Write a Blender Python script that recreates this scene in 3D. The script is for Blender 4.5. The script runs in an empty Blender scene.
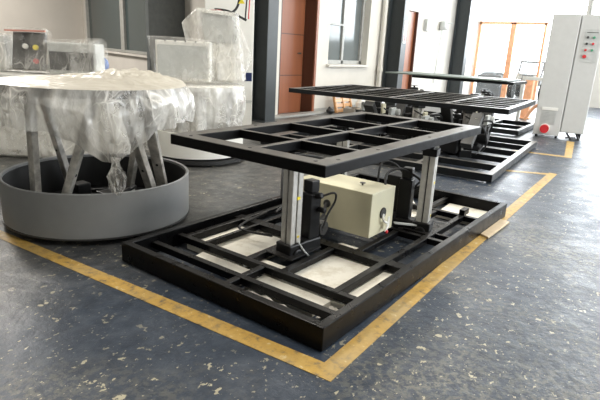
import bpy, bmesh, math, random
from mathutils import Vector, Matrix, noise as mnoise
C = bpy.context.scene.collection
R = math.radians
random.seed(7)

# ---------------------------------------------------------------- camera
cam_d = bpy.data.cameras.new('camera'); cam = bpy.data.objects.new('camera', cam_d); C.objects.link(cam)
cr = Vector((0.60368656, -0.79559713, 0.05086983)); cu = Vector((0.19348928, 0.20811986, 0.95877423)); cf = Vector((0.77338505, 0.56895635, -0.27957868))
M = Matrix((cr, cu, -cf)).transposed().to_4x4(); M.translation = Vector((-1.97475, -1.26228, 1.5))
cam.matrix_world = M
cam_d.sensor_width = 36.0; cam_d.lens = 514.643 / 600 * 36.0; cam_d.clip_start = 0.05; cam_d.clip_end = 300
bpy.context.scene.camera = cam

# ---------------------------------------------------------------- world, lamps, exposure
scn = bpy.context.scene
scn.view_settings.view_transform = 'Standard'; scn.view_settings.look = 'None'
scn.view_settings.gamma = 1.0; scn.view_settings.use_curve_mapping = False
scn.view_settings.exposure = 0.0
w = bpy.data.worlds.new('world'); scn.world = w; w.use_nodes = True
bg = w.node_tree.nodes['Background']; bg.inputs[0].default_value = (0.93, 0.97, 1.0, 1); bg.inputs[1].default_value = 6.0

def area(name, loc, rot, sx, sy, power, col=(1, 1, 1), portal=False):
    l = bpy.data.lights.new(name, 'AREA'); l.shape = 'RECTANGLE'; l.size = sx; l.size_y = sy; l.energy = power; l.color = col
    o = bpy.data.objects.new(name, l); C.objects.link(o); o.location = loc; o.rotation_euler = rot
    if portal: l.cycles.is_portal = True
    return o
# ceiling lamp rows of the hall
LAMPS = [(x, y) for x in (0.5, 6.0, 11.5) for y in (-1.8, 3.2)]
for x, y in LAMPS:
    area('unseen_ceiling_light', (x, y, 5.16), (0, 0, 0), 1.5, 1.2, 150, (1.0, 0.94, 0.84))
area('unseen_ceiling_light', (2.0, 10.5, 5.16), (0, 0, 0), 1.5, 1.2, 420, (1.0, 0.95, 0.88))  # extra unseen light, added to brighten the left wall
area('unseen_ceiling_light', (5.5, 16.0, 5.16), (0, 0, 0), 1.5, 1.2, 420, (1.0, 0.95, 0.88))  # added out of view to light the far-left wall
# daylight through the tall openings of the far end wall and the side wall
area('end_wall_daylight', (19.7, 0.6, 3.2), (0, R(62), 0), 3.8, 10.5, 1500, (0.90, 0.95, 1.0))
area('side_wall_daylight', (9.0, -6.7, 3.0), (R(68), 0, 0), 12.0, 2.8, 600, (0.88, 0.94, 1.0))

# ---------------------------------------------------------------- materials
def new_mat(name):
    m = bpy.data.materials.new(name); m.use_nodes = True
    nt = m.node_tree; b = nt.nodes['Principled BSDF']; return m, nt, b
def sock(nt, typ, **kw):
    n = nt.nodes.new(typ)
    for k, v in kw.items():
        if k in n.inputs: n.inputs[k].default_value = v
        else: setattr(n, k, v)
    return n
def noise_node(nt, scale, detail=4, rough=.55, coord='Object', vec=None):
    n = sock(nt, 'ShaderNodeTexNoise'); n.inputs['Scale'].default_value = scale; n.inputs['Detail'].default_value = detail; n.inputs['Roughness'].default_value = rough
    if vec is None:
        tc = nt.nodes.new('ShaderNodeTexCoord'); vec = tc.outputs[coord]
    nt.links.new(vec, n.inputs['Vector']); return n
def ramp(nt, src, stops):
    r = nt.nodes.new('ShaderNodeValToRGB'); e = r.color_ramp.elements
    while len(e) > 1: e.remove(e[-1])
    for i, (p, c) in enumerate(stops):
        c4 = (c, c, c, 1) if isinstance(c, (int, float)) else (*c, 1)
        if i == 0: e[0].position = p; e[0].color = c4
        else: x = e.new(p); x.color = c4
    nt.links.new(src, r.inputs[0]); return r
def mixc(nt, f, a, b):
    m = nt.nodes.new('ShaderNodeMix'); m.data_type = 'RGBA'
    for s, v in ((m.inputs[0], f), (m.inputs[6], a), (m.inputs[7], b)):
        if hasattr(v, 'links'): nt.links.new(v, s)
        elif isinstance(v, (int, float)): s.default_value = v
        else: s.default_value = (*v, 1)
    return m.outputs[2]
def bump(nt, b, src, strength, dist=.01):
    n = nt.nodes.new('ShaderNodeBump'); n.inputs['Strength'].default_value = strength; n.inputs['Distance'].default_value = dist
    nt.links.new(src, n.inputs['Height']); nt.links.new(n.outputs[0], b.inputs['Normal']); return n
def simple(name, col, rough=.5, metal=0, var=.12, scale=8, bmp=.0, spec=.5):
    m, nt, b = new_mat(name)
    n = noise_node(nt, scale)
    lo = tuple(c * (1 - var) for c in col); hi = tuple(min(1, c * (1 + var)) for c in col)
    r = ramp(nt, n.outputs[0], [(.3, lo), (.7, hi)]); nt.links.new(r.outputs[0], b.inputs['Base Color'])
    b.inputs['Roughness'].default_value = rough; b.inputs['Metallic'].default_value = metal; b.inputs['Specular IOR Level'].default_value = spec
    if bmp: bump(nt, b, n.outputs[0], bmp)
    return m

def floor_mat():
    m, nt, b = new_mat('worn_blue_painted_floor')
    tc = nt.nodes.new('ShaderNodeTexCoord'); v = tc.outputs['Object']
    n1 = noise_node(nt, .55, 5, .6, vec=v); n2 = noise_node(nt, 7, 6, .7, vec=v); n3 = noise_node(nt, 24, 5, .7, vec=v); n4 = noise_node(nt, 3.0, 4, .6, vec=v)
    base = ramp(nt, n2.outputs[0], [(.28, (.014, .022, .036)), (.5, (.028, .040, .061)), (.72, (.060, .074, .096))])
    # broad patches where the paint has worn to grey-tan concrete
    patch = ramp(nt, n1.outputs[0], [(.50, 0.0), (.70, .75)])
    grain = ramp(nt, n3.outputs[0], [(.46, 0.0), (.56, 1.0)])
    # the bay behind the frames is trodden down to grey-brown concrete much more than the aisle
    sp = nt.nodes.new('ShaderNodeSeparateXYZ'); nt.links.new(v, sp.inputs[0]); nb = noise_node(nt, 1.3, 4, .6, vec=v)
    py = nt.nodes.new('ShaderNodeMath'); py.operation = 'MULTIPLY_ADD'; nt.links.new(sp.outputs[1], py.inputs[0]); py.inputs[1].default_value = .5; nt.links.new(nb.outputs[0], py.inputs[2])
    mrb = nt.nodes.new('ShaderNodeMapRange'); nt.links.new(py.outputs[0], mrb.inputs[0]); mrb.inputs[1].default_value = 1.05; mrb.inputs[2].default_value = 1.7
    mm = nt.nodes.new('ShaderNodeMath'); mm.operation = 'MULTIPLY'; nt.links.new(patch.outputs[0], mm.inputs[0]); nt.links.new(grain.outputs[0], mm.inputs[1])
    c1 = mixc(nt, mm.outputs[0], base.outputs[0], (.20, .185, .14))
    bayc = ramp(nt, n2.outputs[0], [(.3, (.050, .050, .046)), (.5, (.092, .088, .078)), (.7, (.19, .175, .145))])
    mb = nt.nodes.new('ShaderNodeMath'); mb.operation = 'MULTIPLY'; nt.links.new(mrb.outputs[0], mb.inputs[0]); mb.inputs[1].default_value = .75
    c1 = mixc(nt, mb.outputs[0], c1, bayc.outputs[0])
    # chips
    n5 = noise_node(nt, 9.5, 5, .62, vec=v)
    st = nt.nodes.new('ShaderNodeMapping'); st.inputs['Scale'].default_value = (1, 1.6, 1); nt.links.new(v, st.inputs[0])
    n6 = noise_node(nt, 15, 3, .6, vec=st.outputs[0])
    ch = ramp(nt, n5.outputs[0], [(.64, 0.0), (.655, 1.0)]); ch2 = ramp(nt, n6.outputs[0], [(.645, 0.0), (.66, .9)])
    mx = nt.nodes.new('ShaderNodeMath'); mx.operation = 'MAXIMUM'; nt.links.new(ch.outputs[0], mx.inputs[0]); nt.links.new(ch2.outputs[0], mx.inputs[1])
    n8 = noise_node(nt, 38, 3, .6, vec=v); ch3 = ramp(nt, n8.outputs[0], [(.655, 0.0), (.68, .75)])
    mx3 = nt.nodes.new('ShaderNodeMath'); mx3.operation = 'MAXIMUM'; nt.links.new(mx.outputs[0], mx3.inputs[0]); nt.links.new(ch3.outputs[0], mx3.inputs[1])
    n9 = noise_node(nt, .8, 3, .5, vec=v); dens = ramp(nt, n9.outputs[0], [(.40, .12), (.56, 1.0)])
    mm9 = nt.nodes.new('ShaderNodeMath'); mm9.operation = 'MULTIPLY'; nt.links.new(mx3.outputs[0], mm9.inputs[0]); nt.links.new(dens.outputs[0], mm9.inputs[1])
    c2 = mixc(nt, mm9.outputs[0], c1, (.44, .40, .28))
    nt.links.new(c2, b.inputs['Base Color'])
    rr = ramp(nt, n4.outputs[0], [(.3, .30), (.7, .50)]); nt.links.new(rr.outputs[0], b.inputs['Roughness'])
    b.inputs['Specular IOR Level'].default_value = .48
    add = nt.nodes.new('ShaderNodeMath'); add.operation = 'MULTIPLY_ADD'; nt.links.new(n2.outputs[0], add.inputs[0]); add.inputs[1].default_value = .9; nt.links.new(n1.outputs[0], add.inputs[2])
    n7 = noise_node(nt, 1.6, 5, .6, vec=v); add2 = nt.nodes.new('ShaderNodeMath'); add2.operation = 'ADD'; nt.links.new(add.outputs[0], add2.inputs[0]); nt.links.new(n7.outputs[0], add2.inputs[1])
    bump(nt, b, add2.outputs[0], .45, .02)
    return m
def tape_mat():
    m, nt, b = new_mat('worn_yellow_floor_paint')
    n = noise_node(nt, 14, 6, .7); n2 = noise_node(nt, 2.2, 3)
    c = ramp(nt, n.outputs[0], [(.34, (.16, .12, .07)), (.47, (.46, .28, .06)), (.7, (.56, .36, .09))])
    c2 = mixc(nt, ramp(nt, n2.outputs[0], [(.45, 0.0), (.7, .6)]).outputs[0], c.outputs[0], (.38, .30, .16))
    ch = ramp(nt, n.outputs[0], [(.61, 0.0), (.64, .8)])
    nt.links.new(mixc(nt, ch.outputs[0], c2, (.60, .50, .30)), b.inputs['Base Color']); b.inputs['Roughness'].default_value = .5
    return m
def black_paint(name, dust=.35, base=(.0025, .0025, .003), rough=.35):
    m, nt, b = new_mat(name)
    n = noise_node(nt, 9, 6, .7); g = nt.nodes.new('ShaderNodeNewGeometry'); sx = nt.nodes.new('ShaderNodeSeparateXYZ'); nt.links.new(g.outputs['Normal'], sx.inputs[0])
    up = ramp(nt, sx.outputs[2], [(.7, 0.0), (.98, 1.0)])      # settled workshop dust lies on upward faces
    du = ramp(nt, n.outputs[0], [(.35, .35 * dust), (.68, dust)])
    mm = nt.nodes.new('ShaderNodeMath'); mm.operation = 'MULTIPLY'; nt.links.new(up.outputs[0], mm.inputs[0]); nt.links.new(du.outputs[0], mm.inputs[1])
    nt.links.new(mixc(nt, mm.outputs[0], base, (.16, .15, .135)), b.inputs['Base Color'])
    rr = ramp(nt, n.outputs[0], [(.3, rough - .08), (.7, rough + .12)]); nt.links.new(rr.outputs[0], b.inputs['Roughness'])
    b.inputs['Specular IOR Level'].default_value = .16
    return m
def plastic(name, lo, hi, col=(.86, .84, .79), scale=7.0, rough=.22, stretch=(1, 1, .55), bmp=.8):
    """thin crinkled polythene: part of the light goes straight through, creases are denser, with their highlights painted in as white lines"""
    m, nt, b = new_mat(name)
    b.inputs['Base Color'].default_value = (*col, 1); b.inputs['Roughness'].default_value = rough; b.inputs['Specular IOR Level'].default_value = 1.0
    tr = nt.nodes.new('ShaderNodeBsdfTransparent'); mix = nt.nodes.new('ShaderNodeMixShader'); out = nt.nodes['Material Output']
    tc = nt.nodes.new('ShaderNodeTexCoord'); mp = nt.nodes.new('ShaderNodeMapping'); mp.inputs['Scale'].default_value = stretch; nt.links.new(tc.outputs['Object'], mp.inputs[0])
    nw = noise_node(nt, 2.5, 2, .5, vec=mp.outputs[0]); vm = nt.nodes.new('ShaderNodeVectorMath'); vm.operation = 'MULTIPLY_ADD'; nt.links.new(nw.outputs['Color'], vm.inputs[0]); vm.inputs[1].default_value = (.35, .35, .35); nt.links.new(mp.outputs[0], vm.inputs[2])
    def vor(sc, feat):
        v = nt.nodes.new('ShaderNodeTexVoronoi'); v.feature = feat; v.inputs['Scale'].default_value = sc; v.inputs['Randomness'].default_value = 1; nt.links.new(vm.outputs[0], v.inputs['Vector']); return v
    e1 = vor(scale, 'DISTANCE_TO_EDGE'); e2 = vor(scale * 2.3, 'DISTANCE_TO_EDGE')
    f1 = vor(scale, 'F1'); f2 = vor(scale * 2.3, 'F1')
    c1 = ramp(nt, e1.outputs['Distance'], [(0, 1.0), (.02, .55), (.07, 0.0)]); c2 = ramp(nt, e2.outputs['Distance'], [(0, .7), (.03, .3), (.08, 0.0)])  # highlight lines along the creases, painted in as denser white
    n2 = noise_node(nt, scale * .5, 5, .65, vec=mp.outputs[0]); bro = ramp(nt, n2.outputs[0], [(.40, 0.0), (.56, .35), (.68, .9)])
    def mth(op, a, c):
        q = nt.nodes.new('ShaderNodeMath'); q.operation = op
        for k, v in ((0, a), (1, c)):
            if isinstance(v, (int, float)): q.inputs[k].default_value = v
            else: nt.links.new(v, q.inputs[k])
        return q.outputs[0]
    msk = noise_node(nt, scale * .35, 2, .5, vec=mp.outputs[0]); mk = ramp(nt, msk.outputs[0], [(.42, 0.0), (.58, 1.0)])
    cre = mth('MULTIPLY', mth('MAXIMUM', c1.outputs[0], c2.outputs[0]), mk.outputs[0])
    mx = mth('MAXIMUM', cre, bro.outputs[0])
    mr = nt.nodes.new('ShaderNodeMapRange'); nt.links.new(mx, mr.inputs[0]); mr.inputs[3].default_value = lo; mr.inputs[4].default_value = hi
    nt.links.new(mr.outputs[0], mix.inputs[0]); nt.links.new(tr.outputs[0], mix.inputs[1]); nt.links.new(b.outputs[0], mix.inputs[2])
    nt.links.new(mix.outputs[0], out.inputs['Surface'])
    h = mth('ADD', f1.outputs['Distance'], mth('MULTIPLY', f2.outputs['Distance'], .45)); h = mth('ADD', h, mth('MULTIPLY', n2.outputs[0], 1.2))
    bump(nt, b, h, bmp, .035)
    return m
def glass_mat(name, tint=(.7, .8, .8), f=.35, rough=.05, col=(.10, .13, .13)):
    m, nt, b = new_mat(name); b.inputs['Base Color'].default_value = (*col, 1); b.inputs['Roughness'].default_value = rough
    n = noise_node(nt, 1.2, 2); nt.links.new(mixc(nt, n.outputs[0], col, tuple(c * 1.3 for c in col)), b.inputs['Base Color'])
    tr = nt.nodes.new('ShaderNodeBsdfTransparent'); tr.inputs[0].default_value = (*tint, 1); mix = nt.nodes.new('ShaderNodeMixShader'); mix.inputs[0].default_value = f
    nt.links.new(tr.outputs[0], mix.inputs[1]); nt.links.new(b.outputs[0], mix.inputs[2]); nt.links.new(mix.outputs[0], nt.nodes['Material Output'].inputs['Surface'])
    return m
def board_mat(name, a=(.84, .80, .70), d=(.62, .56, .44)):
    m, nt, b = new_mat(name); n = noise_node(nt, 5, 6, .7)
    nt.links.new(ramp(nt, n.outputs[0], [(.3, d), (.5, a), (.8, tuple(min(1, c * 1.08) for c in a))]).outputs[0], b.inputs['Base Color']); b.inputs['Roughness'].default_value = .6
    return m
def wood_mat(name, a, d, scale=(1, 14, 1)):
    m, nt, b = new_mat(name); tc = nt.nodes.new('ShaderNodeTexCoord'); mp = nt.nodes.new('ShaderNodeMapping'); mp.inputs['Scale'].default_value = scale; nt.links.new(tc.outputs['Object'], mp.inputs[0])
    n = noise_node(nt, 3, 5, .6, vec=mp.outputs[0]); nt.links.new(ramp(nt, n.outputs[0], [(.3, d), (.7, a)]).outputs[0], b.inputs['Base Color']); b.inputs['Roughness'].default_value = .45
    return m

MT = {}
MT['floor'] = floor_mat(); MT['tape'] = tape_mat()
MT['wall'] = simple('cream_wall_paint', (.60, .575, .52), .85, var=.05, scale=1.5)
MT['wall_l'] = simple('beige_wall_paint', (.63, .595, .545), .85, var=.04, scale=1.2)
MT['ceiling'] = simple('white_ceiling_paint', (.7, .7, .68), .9)
MT['column'] = simple('grey_green_column_paint', (.035, .042, .045), .45, var=.08)
MT['black'] = black_paint('black_powder_coat', 1.0)
MT['black_clean'] = black_paint('black_gloss_frame_paint', .12, rough=.3)
MT['black_dusty'] = black_paint('dusty_black_paint', 1.6, base=(.012, .013, .014))
MT['motor'] = simple('black_motor_paint', (.006, .006, .0065), .4, spec=.3)
MT['rubber'] = simple('black_rubber', (.012, .012, .012), .6)
MT['alu'] = simple('brushed_aluminium', (.55, .54, .51), .38, .45, var=.1, scale=20)
MT['steel'] = simple('mottled_galvanised_steel', (.50, .48, .44), .42, .5, var=.45, scale=13, bmp=.1)
MT['steel_dk'] = simple('dark_grey_steel', (.06, .06, .058), .45, .4)
MT['drum'] = simple('grey_drum_paint', (.25, .255, .255), .42, var=.04)
MT['cream'] = simple('cream_enamel', (.66, .62, .44), .42, var=.03)
MT['white'] = simple('white_enamel', (.74, .73, .68), .45, var=.03)
MT['offwhite'] = simple('off_white_cabinet_enamel', (.52, .52, .50), .42, var=.03)
MT['label_y'] = simple('yellow_label', (.75, .62, .03), .5)
MT['red'] = simple('red_plastic', (.55, .03, .035), .35)
MT['green'] = simple('green_plastic', (.06, .30, .16), .35)
MT['orange'] = simple('orange_frame_paint', (.72, .36, .20), .45, var=.15)
MT['door'] = wood_mat('red_brown_door_wood', (.30, .105, .045), (.22, .07, .03), (1, 1, .1))
MT['door_dk'] = wood_mat('dark_brown_jamb_wood', (.085, .032, .018), (.06, .022, .012), (1, 1, .1))
MT['pallet'] = wood_mat('orange_tan_wood', (.66, .36, .15), (.48, .24, .09))
MT['ply'] = wood_mat('pale_plank_wood', (.62, .50, .33), (.48, .36, .21), (14, 1, 1))
MT['frame_w'] = simple('grey_window_frame', (.33, .33, .31), .4)
MT['glass_l'] = glass_mat('dark_teal_window_glass', (.10, .13, .13), .8, .12, (.06, .08, .082))
MT['glass_b'] = glass_mat('grey_window_glass', (.25, .28, .28), .8, .10, (.13, .145, .145))
MT['glass'] = glass_mat('clear_window_glass', (.95, .97, .97), .06, .03, (.4, .4, .4))
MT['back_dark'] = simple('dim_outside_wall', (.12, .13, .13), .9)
MT['board'] = board_mat('scuffed_white_board')
MT['paper'] = simple('white_crumpled_paper', (.66, .63, .57), .7, bmp=.3)
MT['film_thin'] = plastic('thin_clear_polythene', .07, .5, scale=6)
MT['film'] = plastic('crinkled_clear_polythene', .24, .9, scale=6)
MT['film_dense'] = plastic('folded_white_polythene', .90, 1.0, (.54, .505, .43), scale=3.5, rough=.35, stretch=(1, .5, 1), bmp=.9)
MT['deck'] = simple('green_deck_panel', (.13, .16, .14), .5)
MT['blue'] = simple('blue_plastic', (.02, .12, .42), .4)
MT['navy'] = simple('navy_display', (.02, .03, .09), .2)
MT['mesh'] = simple('dark_mesh', (.022, .023, .025), .5, var=.7, scale=30)
MT['grey_lt'] = simple('light_grey_plastic', (.45, .46, .44), .5)
MT['lamp'] = None
m, nt, b = new_mat('lit_lamp_diffuser'); b.inputs['Emission Color'].default_value = (1, .94, .84, 1); b.inputs['Emission Strength'].default_value = 3; b.inputs['Base Color'].default_value = (.9, .9, .9, 1); MT['lamp'] = m
MT['asphalt'] = simple('pale_concrete_yard', (.6, .6, .58), .8)
MT['veh'] = simple('grey_vehicle_paint', (.16, .17, .18), .5)

# ---------------------------------------------------------------- mesh helpers
class MB:
    def __init__(s): s.bm = bmesh.new()
    def box(s, c, size, rz=0, mat=None):
        M = Matrix.Translation(c) @ (mat if mat else Matrix.Rotation(rz, 4, 'Z')) @ Matrix.Diagonal((*size, 1))
        bmesh.ops.create_cube(s.bm, size=1, matrix=M); return s
    def bar(s, p0, p1, wd, ht, up=(0, 0, 1)):
        p0 = Vector(p0); p1 = Vector(p1); d = p1 - p0; L = d.length; d.normalize(); u = Vector(up)
        if abs(d.dot(u)) > .98: u = Vector((1, 0, 0))
        side = d.cross(u).normalized(); u2 = side.cross(d)
        M = Matrix((d, side, u2)).transposed().to_4x4(); M.translation = (p0 + p1) / 2
        bmesh.ops.create_cube(s.bm, size=1, matrix=M @ Matrix.Diagonal((L, wd, ht, 1))); return s
    def cyl(s, p0, p1, r, r2=None, seg=20):
        p0 = Vector(p0); p1 = Vector(p1); d = p1 - p0
        q = d.to_track_quat('Z', 'Y').to_matrix().to_4x4(); q.translation = (p0 + p1) / 2
        bmesh.ops.create_cone(s.bm, cap_ends=True, segments=seg, radius1=r, radius2=r if r2 is None else r2, depth=d.length, matrix=q); return s
    def sph(s, c, r, sc=(1, 1, 1), seg=12):
        bmesh.ops.create_uvsphere(s.bm, u_segments=seg, v_segments=seg // 2 + 2, radius=r, matrix=Matrix.Translation(c) @ Matrix.Diagonal((*sc, 1))); return s
    def tube(s, pts, r, seg=8, sub=6):
        P = [Vector(p) for p in pts]; path = []
        for i in range(len(P) - 1):                       # Catmull-Rom
            a = P[max(i - 1, 0)]; b_ = P[i]; c = P[i + 1]; d = P[min(i + 2, len(P) - 1)]
            for k in range(sub):
                t = k / sub
                path.append(.5 * ((2 * b_) + (c - a) * t + (2 * a - 5 * b_ + 4 * c - d) * t * t + (3 * b_ - a - 3 * c + d) * t ** 3))
        path.append(P[-1]); rings = []
        for i, p in enumerate(path):
            d = (path[min(i + 1, len(path) - 1)] - path[max(i - 1, 0)]).normalized()
            a = d.cross(Vector((.13, .2, .97))).normalized(); b2 = d.cross(a)
            rings.append([s.bm.verts.new(p + r * (math.cos(2 * math.pi * k / seg) * a + math.sin(2 * math.pi * k / seg) * b2)) for k in range(seg)])
        for i in range(len(rings) - 1):
            for k in range(seg): s.bm.faces.new((rings[i][k], rings[i][(k + 1) % seg], rings[i + 1][(k + 1) % seg], rings[i + 1][k]))
        s.bm.faces.new(rings[0][::-1]); s.bm.faces.new(rings[-1]); return s
    def lathe(s, prof, c=(0, 0, 0), seg=64, closed=True):
        rings = [[s.bm.verts.new((c[0] + r * math.cos(2 * math.pi * k / seg), c[1] + r * math.sin(2 * math.pi * k / seg), c[2] + z)) for k in range(seg)] for r, z in prof]
        n = len(rings)
        for i in range(n if closed else n - 1):
            a = rings[i]; b_ = rings[(i + 1) % n]
            for k in range(seg): s.bm.faces.new((a[k], a[(k + 1) % seg], b_[(k + 1) % seg], b_[k]))
        return s
    def ring(s, L, W, wd, z0, z1, x0=0, y0=0):
        """rectangular frame of tube, mitred corners"""
        o = [(x0, y0), (x0 + L, y0), (x0 + L, y0 + W), (x0, y0 + W)]; i = [(x0 + wd, y0 + wd), (x0 + L - wd, y0 + wd), (x0 + L - wd, y0 + W - wd), (x0 + wd, y0 + W - wd)]
        v = {}
        for n, pts in (('o', o), ('i', i)):
            for z in (0, 1): v[n, z] = [s.bm.verts.new((*p, z1 if z else z0)) for p in pts]
        for k in range(4):
            j = (k + 1) % 4
            for q in ((v['o', 0][k], v['o', 0][j], v['o', 1][j], v['o', 1][k]), (v['i', 1][k], v['i', 1][j], v['i', 0][j], v['i', 0][k]),
                      (v['o', 1][k], v['o', 1][j], v['i', 1][j], v['i', 1][k]), (v['i', 0][k], v['i', 0][j], v['o', 0][j], v['o', 0][k])): s.bm.faces.new(q)
        return s
    def poly(s, pts, z0, z1):
        lo = [s.bm.verts.new((x, y, z0)) for x, y in pts]; hi = [s.bm.verts.new((x, y, z1)) for x, y in pts]; n = len(pts)
        s.bm.faces.new(lo[::-1]); s.bm.faces.new(hi)
        for k in range(n): s.bm.faces.new((lo[k], lo[(k + 1) % n], hi[(k + 1) % n], hi[k]))
        return s
    def build(s, name, mat, parent=None, bevel=0, smooth=False, loc=None, rz=0):
        bmesh.ops.recalc_face_normals(s.bm, faces=s.bm.faces)
        me = bpy.data.meshes.new(name); s.bm.to_mesh(me); s.bm.free(); me.materials.append(mat)
        o = bpy.data.objects.new(name, me); C.objects.link(o)
        if parent: o.parent = parent
        if loc: o.location = loc
        if rz: o.rotation_euler.z = rz
        if smooth:
            for p in me.polygons: p.use_smooth = True
            try: me.set_sharp_from_angle(angle=R(38))
            except Exception: pass
        if bevel:
            md = o.modifiers.new('bevel', 'BEVEL'); md.width = bevel; md.segments = 2; md.limit_method = 'ANGLE'
        return o
def thing(name, label, cat, loc=(0, 0, 0), rz=0, group=None):
    o = bpy.data.objects.new(name, None); C.objects.link(o); o.location = loc; o.rotation_euler = (0, 0, rz); o.empty_display_size = .1
    o['label'] = label; o['category'] = cat
    if group: o['group'] = group
    return o
def tag(o, label, cat, group=None):
    o['label'] = label; o['category'] = cat
    if group: o['group'] = group
    return o
def struct(o): o['kind'] = 'structure'; return o
def copy_tree(o, parent=None):
    c = o.copy(); C.objects.link(c); c.parent = parent
    for ch in list(o.children): copy_tree(ch, c)
    return c

# ================================================================ SETTING
YB = 6.32; XE = 20.0; WT = .42
struct(MB().box((7, 6, -.05), (30, 30, .1)).build('floor', MT['floor']))
struct(MB().box((7, 6, 5.3), (30, 30, .1)).build('ceiling', MT['ceiling']))
# wall with the doors (back wall): solid pieces around three openings
wb = MB()
def seg(x0, x1, z0, z1): wb.box(((x0 + x1) / 2, YB + WT / 2, (z0 + z1) / 2), (x1 - x0, WT, z1 - z0))
seg(5.95, 7.28, 0, 5.25); seg(7.28, 8.62, 2.85, 5.25); seg(8.62, 9.2, 0, 5.25); seg(9.2, 11.15, 0, 1.19); seg(9.2, 11.15, 3.1, 5.25); seg(11.15, 13.2, 0, 5.25)
seg(13.2, 14.2, 2.85, 5.25); seg(14.2, XE + .3, 0, 5.25)
struct(wb.build('wall_back', MT['wall']))
# left wall, set at an angle; local x runs along the wall away from the column
ax, ay = 5.95, 6.55; la = math.atan2(14.5, 5.05)
wl = struct(MB().box((1.45, -.2, 2.62), (2.9, .4, 5.25)).box((8.6, -.2, .55), (11.4, .4, 1.10)).box((8.6, -.2, 4.2), (11.4, .4, 2.1)).box((13.8, -.2, 2.6), (1.1, .4, 5.2)).build('wall_left', MT['wall_l'], loc=(ax, ay, 0), rz=la))
WL = wl
# dark room pieces behind openings
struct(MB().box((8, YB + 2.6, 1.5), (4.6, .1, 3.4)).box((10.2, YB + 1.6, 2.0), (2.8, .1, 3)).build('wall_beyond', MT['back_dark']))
# end wall with door openings and tall glazing
we = MB()
def sege(y0, y1, z0, z1): we.box((XE + .15, (y0 + y1) / 2, (z0 + z1) / 2), (.3, y1 - y0, z1 - z0))
sege(2.35, 2.50, 0, 5.25); sege(-7, 2.35, 0, 2.0); sege(-7, 2.5, 4.9, 5.25); sege(-7, -5.5, 2.0, 4.9); sege(2.5, 6.3, 4.9, 5.25); sege(-1.6, -1.2, 2.0, 4.9)
struct(we.build('wall_end', MT['wall']))
ws = MB()
for x0, x1, z0, z1 in ((-8, 22, 0, 1.2), (-8, 22, 4.4, 5.25), (-8, 2, 1.2, 4.4), (15.5, 22, 1.2, 4.4), (8.6, 9.1, 1.2, 4.4)): ws.box(((x0 + x1) / 2, -7.15, (z0 + z1) / 2), (x1 - x0, .3, z1 - z0))
struct(ws.build('wall_right', MT['wall']))
struct(MB().box((-7.9, 6, 2.6), (.2, 27, 5.25)).build('wall_front', MT['wall']))
struct(MB().box((1.5, 19.6, 2.6), (18.6, .2, 5.25)).build('wall_far_left', MT['wall_l']))
struct(MB().box((26, 2, -.06), (8, 30, .1)).build('ground', MT['asphalt']))

# left window (two sliding sashes), in the left wall's own frame
def lwin(x0, x1, z0, z1, n):
    f = MB()
    for a, b_, c, d in ((x0, x1, z0, z0 + .09), (x0, x1, z1 - .07, z1), (x0, x0 + .07, z0, z1), (x1 - .07, x1, z0, z1)): f.box(((a + b_) / 2, -.10, (c + d) / 2), (b_ - a, .12, d - c))
    xm = (x0 + x1) / 2; f.box((xm, -.08, (z0 + z1) / 2), (.40, .08, z1 - z0)); f.box((xm, -.02, z0 + .03), (x1 - x0, .03, .03))
    fr = struct(f.build('window_%d' % n, MT['frame_w'], loc=(ax, ay, 0), rz=la, bevel=.006))
    MB().box(((x0 + xm) / 2, -.13, (z0 + z1) / 2), (xm - x0 - .1, .02, z1 - z0 - .1)).build('pane', MT['glass_l'], fr)
    MB().box(((x1 + xm) / 2, -.15, (z0 + z1) / 2), (x1 - xm - .1, .02, z1 - z0 - .1)).build('pane', MT['glass_l'], fr)
    MB().box((xm, .03, z0 - .03), (x1 - x0 + .2, .12, .06)).build('window_sill', MT['wall_l'], fr)
lwin(2.92, 13.2, 1.12, 3.1, 1)

# window in the back wall
f = MB(); x0, x1, z0, z1 = 9.2, 11.15, 1.19, 3.1; yy = YB + .22
for a, b_, c, d in ((x0, x1, z0, z0 + .10), (x0, x1, z1 - .06, z1), (x0, x0 + .08, z0, z1), (x1 - .10, x1, z0, z1), (x0 + .9, x0 + 1.0, z0, z1), (x0, x0 + .9, 2.16, 2.21)): f.box(((a + b_) / 2, yy, (c + d) / 2), (b_ - a, .07, d - c))
w2 = struct(f.build('window_2', MT['frame_w'], bevel=.006))
MB().box((x0 + .5, yy + .02, 2.14), (.84, .015, 1.8)).build('pane', MT['glass_b'], w2)
MB().box((x0 + 1.45, yy + .03, 2.14), (.86, .015, 1.8)).build('pane', MT['glass_b'], w2)
MB().box((x0 + .97, YB + .02, z0 - .03), (2.1, .26, .05)).build('window_sill', MT['wall'], w2)

# near door, recessed, red-brown
d1 = struct(MB().box((7.95, YB + .36, 1.42), (1.28, .05, 2.84)).build('door_1', MT['door'], bevel=.004))
for z in (.9, 1.85): MB().box((7.95, YB + .333, z), (1.26, .008, .02)).build('door_groove', MT['door_dk'], d1)
MB().cyl((8.42, YB + .27, 1.42), (8.42, YB + .34, 1.42), .02).bar((8.42, YB + .275, 1.42), (8.30, YB + .275, 1.42), .02, .02).build('door_handle', MT['steel_dk'], d1)
MB().box((8.60, YB + .165, 1.42), (.03, .33, 2.84)).build('door_jamb', MT['door_dk'], d1)
MB().box((7.30, YB + .165, 1.42), (.03, .33, 2.84)).build('door_jamb', MT['door_dk'], d1)
MB().box((8.64, YB - .012, 1.42), (.08, .03, 2.88)).build('door_casing', MT['door'], d1)
d2 = struct(MB().box((13.7, YB + .10, 1.42), (.98, .05, 2.84)).build('door_2', MT['door'], bevel=.004))
MB().box((14.17, YB + .03, 1.42), (.05, .10, 2.84)).build('door_jamb', MT['door_dk'], d2)
struct(MB().box((10.9, YB - .01, .05), (4.5, .02, .10)).build('baseboard_back', MT['frame_w']))
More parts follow.
